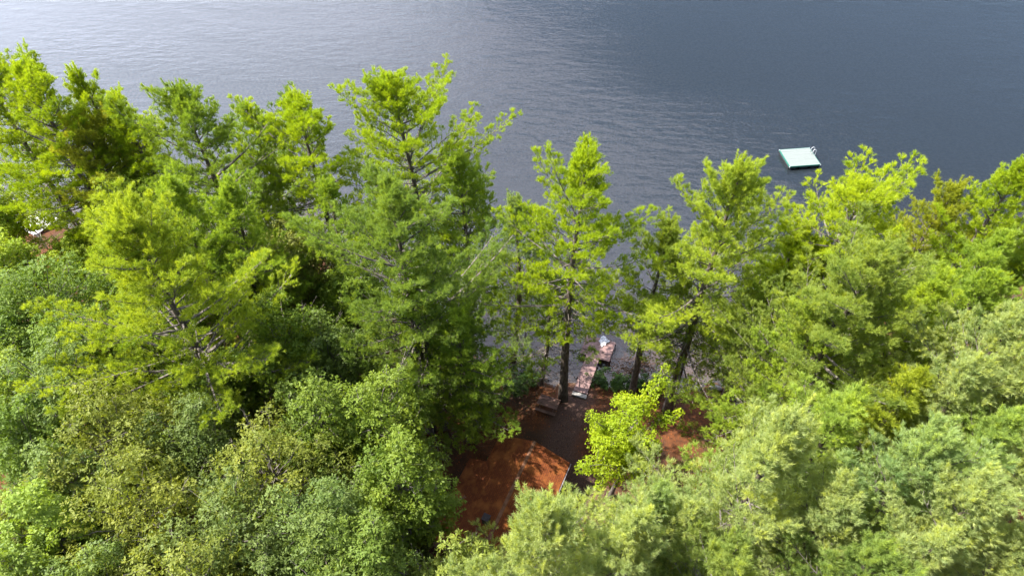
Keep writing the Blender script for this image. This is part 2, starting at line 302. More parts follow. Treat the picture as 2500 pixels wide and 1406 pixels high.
def pine(name, loc, h, R, cb, seed, color, label, cat='pine tree', group=None, nl=0.21, nw=0.019, dens=1.0, up=0.0, shape=0.7,
         lean=(0, 0), bare=0.25, lobes=0.4, spike=1.0, dead=10, nn=19):
    rng = np.random.default_rng(seed)
    root = empty(name, loc, label, cat, group)
    # trunk
    tr = MB(); bend = rng.normal(0, 0.35, 2); m = 12
    def axis_(z):
        t = z / h; return np.array([lean[0] * t * t + bend[0] * math.sin(t * 3.1), lean[1] * t * t + bend[1] * math.sin(t * 2.6), z])
    r0 = 0.013 * h + 0.05
    tp = [axis_(h * i / (m - 1)) for i in range(m)]; tp[0][2] = -0.5
    tr.tube(tp, [r0 * (1.25 if i == 0 else 1) * (1 - i / (m - 1)) ** 0.8 + 0.02 for i in range(m)], 8)
    tr.split = (len(tr.f), M_branch)
    br = MB(); SP = []; SD = []; SL = []; ST = []
    z = cb * h; az = rng.uniform(0, 6.28); ph = rng.uniform(0, 6.28, 3)
    H_ = h - cb * h
    while z < h - 0.3:
        t = (z - cb * h) / H_
        nb = rng.integers(5, 7) if t < 0.85 else 4
        for k in range(nb):
            if rng.random() > dens and t < 0.8: continue
            a = az + k * 6.283 / nb + rng.normal(0, 0.28)
            prof = (1 - t ** (1.05 / shape)) ** 0.72 * min(1.0, 0.66 + 0.34 * t / 0.22)
            lob = 1 + lobes * math.sin(2 * a + ph[0] + z * 0.25) + lobes * 0.7 * math.sin(3 * a + ph[1] - z * 0.5)
            L_ = max(0.45, R * prof * lob * rng.uniform(0.5, 1.28))
            e = rad(lerp(2, 62, t ** 1.3) + up + rng.normal(0, 6))
            e = min(e, math.asin(min(1.0, max(0.0, h + 0.1 - z) * 0.85 / L_)))
            dh = np.array([math.cos(a), math.sin(a), 0.0]); side = np.array([-math.sin(a), math.cos(a), 0.0])
            b0 = axis_(z + rng.uniform(-0.12, 0.12)); curl = (0.16 + 0.10 * rng.random()) * (1 - 0.6 * t); droop = 0.10 * (1 - t)
            cs = rng.normal(0, 0.10)
            def pt(s): return b0 + dh * (L_ * s * math.cos(e)) + side * (cs * L_ * s * s) + np.array([0, 0, L_ * (s * math.sin(e) - droop * s + curl * s * s * s)])
            ss = np.linspace(0, 1, 6); rb = 0.012 + 0.013 * L_
            br.tube([pt(s) for s in ss], [rb * (1 - 0.85 * s) for s in ss], 4, False)
            s0 = bare + (0.28 * (1 - t)) * rng.uniform(0.6, 1.2) if t < 0.9 else 0.1
            btint = rng.normal(0, 0.10)
            sgn = 1; s = s0; step = 0.23 / max(L_, 0.5)
            while s < 1.0:
                c = pt(s); fw = unit(pt(min(1.0, s + 0.05)) - pt(s - 0.05))
                tl = np.clip(0.14 * L_ + 0.36 * L_ * (1 - s) + 0.16, 0.3, 1.3) * rng.uniform(0.7, 1.2)
                sgn = -sgn
                an = rng.uniform(0.5, 1.05) * (1.0 if s < 0.93 else 0.3)
                td = unit(fw * math.cos(an) + side * sgn * math.sin(an) + np.array([0, 0, rng.normal(0.12, 0.12)]))
                if tl > 0.7: br.tube([c, c + td * tl * 0.8], [0.016, 0.006], 3, False)
                wt = btint + rng.normal(0, 0.10)
                q = np.arange(0.10, tl * 0.8, 0.19); nq = len(q)
                if nq:
                    SP.append(c + td * q[:, None] + rng.normal(0, 0.05, (nq, 3)))
                    SD.append(unit(td * 0.75 + np.array([0, 0, 0.55 + 0.5 * t]) + rng.normal(0, 0.33, (nq, 3))))
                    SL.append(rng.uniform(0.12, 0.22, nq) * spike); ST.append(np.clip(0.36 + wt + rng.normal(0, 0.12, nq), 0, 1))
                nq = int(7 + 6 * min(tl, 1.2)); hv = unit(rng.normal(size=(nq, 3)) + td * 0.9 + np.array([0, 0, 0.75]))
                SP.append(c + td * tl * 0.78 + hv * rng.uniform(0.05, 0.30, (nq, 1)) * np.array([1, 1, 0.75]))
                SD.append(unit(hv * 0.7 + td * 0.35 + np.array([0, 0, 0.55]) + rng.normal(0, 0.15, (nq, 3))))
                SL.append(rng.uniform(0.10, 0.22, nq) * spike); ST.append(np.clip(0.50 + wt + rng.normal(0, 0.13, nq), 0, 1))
                s += step * rng.uniform(0.8, 1.2)
            # end plume and upright fingers
            for kf in range(1 + int(rng.random() < 0.35 + 0.4 * t)):
                if t < 0.3 and rng.random() < 0.6: continue
                c = pt(1.0 if kf == 0 else rng.uniform(0.6, 0.9)); lf = rng.uniform(0.3, 0.65 + 0.35 * t) * spike; q = np.arange(0.0, lf, 0.085); nq = len(q)
                fd = unit(dh * (0.55 - 0.45 * t) + np.array([0, 0, 1.0]) + rng.normal(0, 0.12, 3))
                SP.append(c + fd * q[:, None] + rng.normal(0, 0.02, (nq, 3)) * (1 - q / lf)[:, None] * 3); SD.append(unit(fd + rng.normal(0, 0.35, (nq, 3)) * (1.15 - q / lf)[:, None]))
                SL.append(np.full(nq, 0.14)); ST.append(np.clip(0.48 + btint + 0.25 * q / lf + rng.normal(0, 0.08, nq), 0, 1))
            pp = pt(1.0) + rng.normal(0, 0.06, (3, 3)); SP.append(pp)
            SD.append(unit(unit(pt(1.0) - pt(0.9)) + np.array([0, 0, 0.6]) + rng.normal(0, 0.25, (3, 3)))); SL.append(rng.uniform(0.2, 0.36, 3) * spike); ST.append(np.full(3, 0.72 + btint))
        az += 0.9; z += rng.uniform(0.6, 0.95) * (1.0 if t < 0.8 else 0.6)
    top = axis_(h)
    q = np.arange(0, 14) / 14.0; SP.append(top - np.array([0, 0, 1.6]) * (1 - q)[:, None] + rng.normal(0, 0.05, (14, 3)))
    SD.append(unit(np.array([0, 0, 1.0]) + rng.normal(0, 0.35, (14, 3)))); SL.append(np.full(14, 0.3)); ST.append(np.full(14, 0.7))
    # bare dead limbs under the crown
    for k in range(dead):
        zz = h * rng.uniform(max(0.12, cb - 0.28), cb + 0.12); a = rng.uniform(0, 6.28); L_ = rng.uniform(0.25, 0.6) * R
        e = rng.uniform(-0.25, 0.2); b0 = axis_(zz); tip = b0 + np.array([math.cos(a) * L_, math.sin(a) * L_, L_ * e])
        pl = crook(rng, b0, tip, 7, 0.06 * L_); tr.tube(pl, [0.032, 0.027, 0.022, 0.018, 0.014, 0.010, 0.005], 3, False)
        for j in range(9):
            c = pl[rng.integers(1, 7)]; tr.tube([c, c + unit(tip - b0) * 0.5 * rng.random() + rng.normal(0, 0.35, 3)], [0.012, 0.005], 3, False)
    tr.build('trunk', M_bark, root, True)
    br.build('branches', M_branch, root, False)
    SP = np.concatenate(SP); SD = np.concatenate(SD); SL = np.concatenate(SL); ST = np.concatenate(ST)
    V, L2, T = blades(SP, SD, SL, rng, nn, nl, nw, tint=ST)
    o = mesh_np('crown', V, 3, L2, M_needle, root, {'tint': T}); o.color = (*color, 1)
    return root, len(SP)

def broadleaf(name, loc, h, R, seed, color, label, cat='tree', group=None, ls=0.20, lw=0.55, cbz=0.42, nclump=64, ros=66, nl=6, flat=0.55,
              tintshift=0.0, spires=(), trunkmat=None, lobes=0.22):
    rng = np.random.default_rng(seed)
    root = empty(name, loc, label, cat, group)
    tm = trunkmat or M_branch
    tr = MB(); ht = h * (cbz + 0.12); r0 = 0.012 * h + 0.04
    tp = crook(rng, (0, 0, -0.4), (rng.normal(0, 0.4), rng.normal(0, 0.4), ht), 7, 0.08)
    tr.tube(tp, [r0 * (1.2 - 0.75 * i / 6) for i in range(7)], 8); tr.build('trunk', tm, root, True)
    br = MB(); zc = h * cbz; Hc = h - zc
    # clump centres over a lobed dome
    g = (math.sqrt(5) - 1) / 2; cl = []; ph = rng.uniform(0, 6.28, 4)
    for i in range(nclump):
        u = (i + 0.5) / nclump; el = math.asin(lerp(-0.28, 1.0, u)); a = 2 * math.pi * g * i + rng.normal(0, 0.15)
        k = 1 + lobes * math.sin(3 * a + ph[0] + 2 * el) + lobes * 0.8 * math.sin(5 * a + ph[1] - 3 * el)
        k *= rng.uniform(0.72, 1.05)
        rc = R * rng.uniform(0.13, 0.31)
        p = np.array([math.cos(a) * math.cos(el) * (R - rc) * k, math.sin(a) * math.cos(el) * (R - rc) * k, zc + Hc * 0.30 + math.sin(el) * (Hc * 0.66 - rc * 0.4) * min(k, 1.05)])
        cl.append((p, rc))
    for i in range(int(nclump * 0.3)):
        a = rng.uniform(0, 6.28); q = math.sqrt(rng.random()) * 0.6
        cl.append((np.array([math.cos(a) * q * R, math.sin(a) * q * R, zc + Hc * rng.uniform(0.15, 0.6)]), R * 0.24))
    for (sx, sy, sz, rr) in spires: cl.append((np.array([sx, sy, sz]), rr))
    P_ = []; Nn = []; Sz = []; T_ = []; Lm = []
    mains = [np.array([math.cos(a) * R * 0.38, math.sin(a) * R * 0.38, zc + Hc * rng.uniform(0.3, 0.45)]) for a in np.linspace(0, 6.28, 7)[:-1] + rng.normal(0, 0.2, 6)] + [np.array([0, 0, zc + Hc * 0.55])]
    for mpt in mains: br.tube(crook(rng, tp[rng.integers(4, 7)], mpt, 5, 0.12), [r0 * 0.5, r0 * 0.42, r0 * 0.36, r0 * 0.3, r0 * 0.22], 5, False)
    for (p, rc) in cl:
        m = mains[int(np.argmin([np.linalg.norm(q - p) for q in mains]))]
        br.tube(crook(rng, m, p, 5, 0.10), [r0 * 0.2, r0 * 0.15, r0 * 0.11, 0.03, 0.015], 4, False)
        for j in range(3): br.tube([p, p + rng.normal(0, rc * 0.6, 3)], [0.015, 0.006], 3, False)
        if rng.random() < 0.16 and h > 8:                          # a dead spray standing out of the leaves
            d = unit(p - np.array([0, 0, zc])) * rc * rng.uniform(1.2, 1.9); q = crook(rng, p, p + d, 5, 0.08); br.tube(q, [.03, .024, .018, .012, .005], 3, False)
            for j in range(6): c = q[rng.integers(1, 4)]; br.tube([c, c + d * .2 + rng.normal(0, .15, 3)], [.011, .004], 3, False)
        n = int(ros * (rc / (0.22 * R)) ** 2)
        v = unit(rng.normal(size=(n, 3)) + np.array([0, 0, 0.45])); rr = rc * rng.uniform(0.45, 1.12, (n, 1)) * np.array([[1, 1, flat + 0.25]])
        P_.append(p + v * rr); Nn.append(unit(v + np.array([0, 0, 0.5]) + rng.normal(0, 0.3, (n, 3))))
        T_.append(np.clip(0.45 + tintshift + rng.normal(0, 0.10) + rng.normal(0, 0.11, n), 0, 1))
    br.build('branches', tm, root, False)
    P_ = np.concatenate(P_); Nn = np.concatenate(Nn); T_ = np.concatenate(T_)
    k = len(P_) * nl
    C0 = np.repeat(P_, nl, 0) + rng.normal(0, 0.03, (k, 3)); D = np.repeat(Nn, nl, 0)
    a = rng.normal(size=(k, 3)); a = unit(a - (a * D).sum(1, keepdims=True) * D)
    op = rng.uniform(0.75, 1.5, (k, 1)); ld = unit(D * np.cos(op) + a * np.sin(op)); sd_ = unit(np.cross(ld, D) + rng.normal(0, 0.12, (k, 3)))
    ln = ls * rng.uniform(0.45, 1.15, (k, 1)); w = ln * lw / 2
    droop = np.array([0, 0, -1]) * ln * 0.12
    V = np.stack([C0 + ld * ln * 0.12, C0 + ld * ln * 0.6 + sd_ * w, C0 + ld * ln * 1.12 + droop, C0 + ld * ln * 0.6 - sd_ * w], 1).reshape(-1, 3)
    o = mesh_np('crown', V, 4, np.arange(len(V)), M_leaf, root, {'tint': np.repeat(np.repeat(T_, nl), 4)}); o.color = (*color, 1)
    return root

def place(px, py, h, width_px, mid=0.72):
    """survey: tree whose top is seen at (px, py) and whose height is h -> ground position and crown radius in metres"""
    zg = 1.0; py = py + 0.13 * width_px          # the far limbs stand above the leader in the view
    for _ in range(5):
        q = gp(px, py, zg + h); zg = float(ground_z(q[0], q[1]))
        if q[1] > shore_y(q[0]) : zg = 0.3
    depth = abs(np.array([0, q[1], zg + h * mid - CAM_H]) @ np.array([0, math.cos(rad(PITCH)), -math.sin(rad(PITCH))]))
    return (float(q[0]), float(q[1]), zg - 0.1), width_px / 2 * depth / FPX
BRT = (0.28, 0.36, 0.018); MID = (0.24, 0.33, 0.045); OLV = (0.285, 0.35, 0.035); BLU = (0.26, 0.34, 0.125); PAL = (0.32, 0.375, 0.14); GRY = (0.22, 0.29, 0.12)
# px, py, height, crown width px, crown base, colour, options, label
PINES = [
 (-75, 95, 25, 240, .30, BRT, {}, 'bright green pine cut by the left edge of the view, farthest left against the lake'),
 (62, 118, 25, 270, .35, BRT, dict(lobes=.4), 'tall bright pine at the upper left corner beside the lake'),
 (178, 165, 23, 150, .35, BRT, {}, 'narrow bright pine just right of the tall one in the upper left corner'),
 (275, 208, 22, 170, .35, BRT, dict(lobes=.4), 'small ragged bright pine beside open lake, right of the upper left group'),
 (190, 262, 20, 290, .35, (0.31, 0.33, 0.045), dict(nl=.24, spike=1.3), 'olive and rusty red pine with brushy tufts in front of the upper left pines'),
 (430, 182, 25, 350, .30, (0.180, 0.256, 0.035), dict(lobes=.42, dead=16), 'wide dark green pine with a long limb reaching left over the lake'),
 (600, 240, 21, 170, .35, MID, {}, 'small pine wedged between two wide pines on the upper left shore'),
 (722, 198, 24, 260, .50, BRT, dict(dead=26, dens=.85), 'round topped pine with a bare curved trunk in front of lake water'),
 (945, 150, 26, 340, .38, BRT, dict(lobes=.25, shape=.55), 'tallest pine against the lake, left of centre, dark trunk showing in its crown'),
 (1115, 355, 21, 210, .25, MID, dict(lobes=.4), 'pine with tiered limbs reaching right over the lake, below the tallest pine'),
 (950, 392, 27, 480, .18, (0.188, 0.263, 0.053), dict(lobes=.3, dead=18), 'huge soft green pine in the middle left, in front of the tallest pine'),
 (305, 445, 27, 560, .22, OLV, dict(lobes=.35, dead=7, spike=1.15), 'huge olive yellow pine standing over the maples on the left'),
 (555, 425, 22, 280, .30, MID, {}, 'mid green pine behind the right shoulder of the olive yellow pine'),
 (1252, 468, 20, 170, .22, GRY, dict(dens=.62, dead=24, lobes=.2), 'thin grey green pine with sparse limbs, left of the dock'),
 (1435, 342, 27, 290, .38, BRT, dict(dead=34, shape=.62), 'slim bright pine rising directly behind the wooden dock'),
 (1335, 640, 15, 180, .35, MID, dict(dens=.45, dead=30), 'sparse scraggly pine over the shallows, between thin grey green and slim bright pines'),
 (1640, 530, 21, 170, .5, (0.210, 0.270, 0.042), dict(dens=.8), 'short pine on the left shoulder of the pointed pine near the raft'),
 (1815, 368, 27, 330, .25, (0.30, 0.37, 0.045), dict(dead=34, shape=.75), 'pointed yellow green pine left of the swimming raft'),
 (1965, 535, 21, 160, .50, BRT, dict(dead=14), 'small yellow pine just below the swimming raft'),
 (2125, 432, 25, 290, .62, (0.33, 0.40, 0.02), dict(shape=.42, dead=34, lobes=.2), 'umbrella shaped yellow pine with bare grey limbs, right of the raft'),
 (2345, 428, 22, 210, .40, (0.270, 0.298, 0.028), dict(dead=10), 'loose yellow green pine between the umbrella shaped one and the right edge'),
 (2500, 375, 25, 230, .35, BRT, dict(lobes=.4), 'tall pine cut by the right edge of the view beside the lake'),
 (2460, 545, 22, 220, .30, MID, {}, 'dark tiered pine at the right edge, below the tall one at the lake'),
 (2155, 548, 27, 520, .20, (0.232, 0.291, 0.056), dict(lobes=.3, dead=14), 'huge yellow green pine filling the middle right'),
 (2500, 715, 26, 330, .25, PAL, {}, 'pale green pine at the right edge, halfway down the view'),
 (2245, 860, 23, 280, .30, (0.255, 0.305, 0.031), dict(lobes=.35), 'bright yellow green pine among paler pines on the lower right'),
 (1925, 985, 26, 400, .15, PAL, dict(spike=1.5, lobes=.42, dens=.88), 'pale pine with finger like shoots, right of the yellow green maple'),
 (1620, 1165, 22, 150, .20, BLU, dict(spike=1.4), 'small blue green pine touching the right side of the yellow green maple'),
 (2290, 985, 26, 470, .20, BLU, dict(lobes=.3), 'broad blue green pine at the lower right'),
 (2060, 1120, 23, 360, .20, PAL, {}, 'soft pale pine between two broad pines at the lower right'),
 (1335, 1205, 25, 380, .15, PAL, dict(spike=1.5, lobes=.42, dens=.88), 'pale pine overlapping the near end of the cabin roof'),
 (1560, 1240, 24, 360, .18, PAL, dict(dens=.85), 'soft pale pine below the yellow green maple'),
 (1800, 1290, 24, 380, .20, (0.225, 0.284, 0.070), dict(dens=.8), 'yellowish pale pine at the bottom edge, right of centre'),
 (2440, 1135, 26, 380, .20, PAL, {}, 'pale pine filling the bottom right corner'),
 (2160, 1300, 23, 380, .20, (0.210, 0.284, 0.070), dict(dens=.85), 'green pine at the bottom edge on the right'),
 (2300, 640, 23, 320, .15, (0.285, 0.369, 0.042), {}, 'yellow green pine behind the right shoulder of the huge middle right pine'),
 (2390, 830, 25, 320, .15, PAL, {}, 'pale green pine between the right edge and the bright yellow green pine'),
 (2015, 720, 22, 240, .35, (0.285, 0.369, 0.049), {}, 'yellow green pine low on the left flank of the huge middle right pine'),
 (2090, 930, 24, 300, .15, (0.270, 0.355, 0.070), {}, 'pine directly below the huge middle right pine'),
 (2480, 960, 24, 300, .2, (0.255, 0.341, 0.084), {}, 'pale pine at the right edge above the corner one'),
 (2330, 1290, 24, 330, .2, PAL, {}, 'pale pine at the bottom edge nearest the right corner'),
 (1700, 1215, 22, 240, .2, PAL, {}, 'pale pine filling the space left of the finger like pine'),
 (420, 400, 22, 260, .2, MID, {}, 'mid green pine low in front of the pine with the long left limb'),
 (800, 430, 20, 200, .35, MID, dict(dens=.7), 'thin mid green pine between the bare trunked one and the huge soft one'),
 (1120, 735, 17, 215, .25, MID, dict(lobes=.4), 'pine with flat sunlit limbs reaching over the picnic table from the left'),
 (1030, 620, 20, 260, .1, MID, {}, 'low pine on the right flank of the huge soft green pine'),
 (1890, 660, 18, 190, .45, (0.255, 0.341, 0.042), {}, 'small pine at the right foot of the pointed yellow green pine'),
 (2440, 640, 22, 320, .15, MID, {}, 'green pine at the right edge in front of a strip of shore'),
 (2520, 860, 24, 300, .15, PAL, {}, 'pale pine cut by the right edge in the lower half'),
 (2520, 1260, 24, 300, .15, PAL, {}, 'pale pine cut by the bottom right corner'),
 (2505, 590, 18, 280, .1, MID, {}, 'low green pine at the right edge between two taller ones'),
 (2530, 1080, 22, 300, .1, PAL, {}, 'low pale pine at the right edge above the corner'),
 (2010, 560, 20, 220, .25, BRT, {}, 'bright pine under the left edge of the umbrella shaped pine'),
]
tot = 0
for i, (px, py, h, wpx, cb, colr, kw, lab) in enumerate(PINES):
    loc, R = place(px, py, h, wpx);
    r_, n_s = pine('pine_tree', loc, h, R * 1.12, cb, 100 + i, colr, lab, group='pines along the shore and round the cabin', **kw); tot += n_s
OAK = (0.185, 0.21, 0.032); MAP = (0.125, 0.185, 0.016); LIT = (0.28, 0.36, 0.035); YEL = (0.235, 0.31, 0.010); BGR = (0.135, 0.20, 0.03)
BROAD = [
 ('maple_tree', 1542, 972, 13, 205, YEL, dict(ls=.16, nclump=46, ros=85, lobes=.4, cbz=.3, tintshift=.1, spires=((1.4, 1.6, 11.6, .8), (1.9, 2.1, 12.2, .7), (2.3, 2.5, 12.8, .6), (2.6, 2.9, 13.5, .4), (2.5, .9, 10.0, .7), (3.1, 1.1, 10.2, .6), (3.7, 1.3, 10.4, .45))), 'glowing yellow green maple between the cabin and the dock'),
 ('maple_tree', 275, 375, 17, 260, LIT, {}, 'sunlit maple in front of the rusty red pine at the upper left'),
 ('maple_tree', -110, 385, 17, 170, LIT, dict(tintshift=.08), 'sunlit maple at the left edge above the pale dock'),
 ('maple_tree', 690, 525, 15, 260, (0.185, 0.207, 0.047), dict(tintshift=.1, ls=.24), 'small maple with yellowing leaves between the two huge pines'),
 ('maple_tree', 560, 590, 14, 220, MAP, {}, 'dark green maple low between the two huge pines'),
 ('maple_tree', 40, 600, 18, 300, BGR, {}, 'blue green maple at the left edge below the pale dock'),
 ('maple_tree', 130, 700, 18, 300, BGR, dict(tintshift=-.05), 'blue green maple left of the olive yellow pine'),
 ('maple_tree', 60, 810, 19, 300, (0.139, 0.193, 0.042), {}, 'green maple at the left edge, halfway down the view'),
 ('maple_tree', 660, 700, 18, 280, MAP, {}, 'deep green maple under the right limbs of the olive yellow pine'),
 ('maple_tree', 780, 760, 17, 240, (0.119, 0.165, 0.032), {}, 'deep green maple half hidden by the soft green pine'),
 ('maple_tree', 740, 900, 19, 280, (0.139, 0.193, 0.026), {}, 'green maple in the open gap below the olive yellow pine'),
 ('maple_tree', 890, 885, 19, 300, (0.144, 0.200, 0.023), dict(tintshift=.05), 'fresh green maple below the limbs of the soft green pine'),
 ('maple_tree', 950, 1060, 19, 260, (0.139, 0.193, 0.023), {}, 'fresh green maple beside the left eave of the cabin'),
 ('oak_tree', 200, 930, 19, 360, OAK, dict(ls=.22, lw=.42), 'olive oak under the tip of the olive yellow pine, at the left'),
 ('oak_tree', 420, 960, 18, 300, (0.122, 0.165, 0.037), dict(ls=.22, lw=.42), 'dark olive oak directly below the olive yellow pine'),
 ('oak_tree', 610, 1010, 19, 360, OAK, dict(ls=.22, lw=.42), 'wide olive oak left of the fresh green maples'),
 ('oak_tree', 260, 1120, 19, 380, OAK, dict(ls=.22, lw=.42, tintshift=.04), 'olive oak with rusty leaf tips in the lower left'),
 ('oak_tree', 500, 1170, 19, 380, (0.142, 0.186, 0.047), dict(ls=.22, lw=.42), 'large grey olive oak near the bottom, left of centre'),
 ('oak_tree', 740, 1170, 19, 330, (0.136, 0.186, 0.042), dict(ls=.22, lw=.42), 'olive oak beside the dark gap left of the cabin'),
 ('oak_tree', 380, 1330, 19, 380, OAK, dict(ls=.22, lw=.42), 'olive oak cut by the bottom edge on the left'),
 ('oak_tree', 800, 1340, 18, 330, (0.134, 0.186, 0.037), dict(ls=.22, lw=.42), 'olive oak at the bottom edge, left of the cabin'),
 ('maple_tree', 80, 1080, 18, 260, (0.139, 0.193, 0.042), {}, 'green maple at the left edge above the yellow green one'),
 ('maple_tree', 20, 1190, 19, 220, (0.199, 0.275, 0.037), dict(tintshift=.1), 'light yellow green maple in the lower left corner'),
 ('oak_tree', 140, 1340, 18, 300, (0.139, 0.193, 0.042), dict(ls=.22, lw=.42), 'dense green oak at the bottom left corner'),
 ('oak_tree', 600, 1400, 18, 340, (0.136, 0.179, 0.042), dict(ls=.22, lw=.42), 'grey olive oak at the bottom edge between two others'),
 ('hickory_tree', 1130, 1345, 15, 320, (0.185, 0.227, 0.042), dict(ls=.34, lw=.34, nclump=50, ros=40, nl=8, tintshift=.06), 'hickory with long star shaped leaf sprays at the near corner of the cabin'),
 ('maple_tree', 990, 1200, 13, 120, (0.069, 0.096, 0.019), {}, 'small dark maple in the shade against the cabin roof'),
 ('maple_tree', 330, 640, 17, 260, MAP, {}, 'dark maple showing behind the middle of the olive yellow pine'),
 ('maple_tree', -20, 960, 18, 240, BGR, {}, 'green maple cut by the left edge in the lower half'),
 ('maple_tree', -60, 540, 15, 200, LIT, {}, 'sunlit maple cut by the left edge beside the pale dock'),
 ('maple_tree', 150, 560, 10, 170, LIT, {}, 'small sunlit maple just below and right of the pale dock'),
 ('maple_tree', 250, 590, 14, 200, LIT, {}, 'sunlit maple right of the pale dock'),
 ('oak_tree', -30, 1330, 18, 240, (0.171, 0.234, 0.037), {}, 'green oak cut by the left edge at the bottom'),
 ('maple_tree', -50, 700, 17, 260, BGR, {}, 'blue green maple cut by the left edge under the pale dock'),
 ('maple_tree', -60, 830, 17, 260, (0.237, 0.310, 0.045), {}, 'green maple cut by the left edge, halfway down the view'),
 ('oak_tree', -50, 1180, 17, 280, OAK, {}, 'olive oak cut by the left edge above the bottom corner'),
 ('maple_tree', 480, 850, 15, 260, MAP, {}, 'dark maple under the bare lower limbs of the olive yellow pine'),
 ('maple_tree', 350, 790, 14, 260, MAP, {}, 'small maple under the trunk of the olive yellow pine'),
 ('maple_tree', 840, 640, 14, 200, MAP, {}, 'deep green maple between the two huge pines, beside a patch of water'),
 ('oak_tree', 870, 1260, 18, 250, (0.159, 0.220, 0.037), dict(ls=.22, lw=.42), 'green oak leaning over the dark gap beside the cabin'),
]
for i, (nm, px, py, h, wpx, colr, kw, lab) in enumerate(BROAD):
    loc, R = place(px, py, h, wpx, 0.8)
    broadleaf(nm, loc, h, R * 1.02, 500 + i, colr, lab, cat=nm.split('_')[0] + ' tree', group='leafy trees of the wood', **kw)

# ------------------------------------------------------------------ small trees, shrubs, dead wood
SHR = [(1465, 925, 1.6, .9, 'leafy green shrub beside the foot of the dock'), (1510, 935, 1.5, .9, 'leafy green shrub in the middle of the shore hedge'), (1555, 940, 1.5, .9, 'leafy green shrub right of the hedge middle, behind the yellow green maple'),
       (1600, 945, 1.4, .9, 'last green shrub of the shore hedge by the pine trunks'), (1880, 960, 2.6, 1.6, 'dark shrub beside the small cove on the right'), (1800, 945, 2.0, 1.3, 'twiggy dark shrub at the water edge of the small cove'),
       (1930, 930, 3.2, 1.8, 'tall dark shrub under the limbs of the huge middle right pine'), (1850, 1010, 2.2, 1.3, 'dark shrub behind pale dead twigs'), (1250, 960, 2.6, 1.5, 'dark green shrub under the pine left of the picnic table'), (1190, 1000, 3.0, 1.6, 'dark green shrub behind the cabin left corner'),
       (1960, 860, 3.0, 1.9, 'dark shrub on the right shore below the pines'), (1290, 925, 1.8, 1.1, 'low shrub at the water edge left of the dock')]
for i, (px, py, h, R, lab) in enumerate(SHR):
    q = gp(px, py, 0.6); z = float(ground_z(q[0], q[1]))
    broadleaf('shrub', (q[0], q[1], z), h, R * 1.15, 900 + i, (0.07, 0.13, 0.03) if i % 2 else (0.055, 0.10, 0.028), lab, cat='shrub', group='shrubs along the shore', ls=.13, nclump=26, ros=30, nl=6, cbz=.12, lobes=.5)
def bare_tree(name, loc, tip, r0, seed, label, cat, n=14, tl=1.6, mat=None, group=None):
    rng = np.random.default_rng(seed); root = empty(name, loc, label, cat, group); b = MB()
    pl = crook(rng, (0, 0, -0.3), tip, 7, 0.09); b.tube(pl, [r0 * (1 - 0.8 * i / 6) for i in range(7)], 6); b.build('trunk', mat or M_dead, root, True)
    b = MB(); ax = unit(np.array(tip, float))
    for k in range(n):
        j = rng.integers(1, 7); d = unit(rng.normal(size=3) + ax * 0.5); L_ = tl * rng.uniform(0.4, 1.0)
        q = crook(rng, pl[j], pl[j] + d * L_, 4, 0.08 * L_); b.tube(q, [0.028, 0.02, 0.013, 0.006], 3, False)
        for m in range(3): c = q[rng.integers(1, 4)]; b.tube([c, c + rng.normal(0, 0.25, 3) + d * 0.3], [0.011, 0.004], 3, False)
    b.build('branches', mat or M_dead, root); return root
for (px, py, z, tip, r, n, tl, nm, lab, cat) in [
    (1835, 1010, .9, (-1.2, .5, 2.0), .05, 22, 1.2, 'dead_bush', 'pale dead twiggy bush above the red brown clearing on the right', 'dead bush'),
    (2400, 985, 1.5, (4.5, 3.0, 13), .16, 10, 1.5, 'dead_tree', 'leaning bare pale trunk between pines near the right edge', 'dead tree'),
    (1150, 1000, 1.2, (1.5, .2, 4.5), .08, 24, 2.2, 'dead_tree', 'grey dead tree with spread twigs under the soft green pine', 'dead tree'),
    (760, 590, .5, (.5, .5, 7), .10, 26, 2.4, 'dead_tree', 'dark bare tree in front of the water beside the bare trunked pine', 'dead tree'),
    (900, 830, 1.2, (1.2, 1.0, 7), .10, 22, 2.4, 'dead_tree', 'pale bare tree in the dark gap left of the soft green pine', 'dead tree'),
    (110, 600, 1.2, (-.5, 1.0, 9), .09, 18, 2.0, 'dead_tree', 'thin bare tree in front of the pale dock on the left', 'dead tree'),
    (1280, 860, .0, (.1, .3, 6.5), .10, 26, 2.0, 'dead_tree', 'dark dead tree standing at the water left of the dock', 'dead tree')]:
    q = gp(px, py, z); bare_tree(nm, (q[0], q[1], float(ground_z(q[0], q[1]))), tip, r, int(px), lab, cat, n, tl, M_branch if 'dark' in lab or 'grey' in lab else None)
# brush heap in the shallows
M_brown = noise_mat('brown_brush', (0.045, 0.022, 0.010), (0.14, 0.07, 0.028), 6, 0.9, 0.3)
rng = np.random.default_rng(77); b = MB(); q = gp(1545, 893, .3)
for k in range(170):
    a = rng.uniform(0, 6.28); r_ = math.sqrt(rng.random()) * 1.7; p0 = np.array([math.cos(a) * r_ * 1.3, math.sin(a) * r_ * .7, -0.15 + rng.uniform(0, .45) * (1 - r_ / 2)])
    d = rng.normal(0, 1, 3) * np.array([.7, .5, .16]); b.tube(crook(rng, p0 - d * .6, p0 + d * .6, 4, .05), [.016, .022, .014, .006], 3, False)
o = b.build('brush_heap', M_brown); o.location = (q[0], q[1], 0.1); tag(o, 'heap of brown dead branches lying in the shallows right of the dock', 'brush heap')
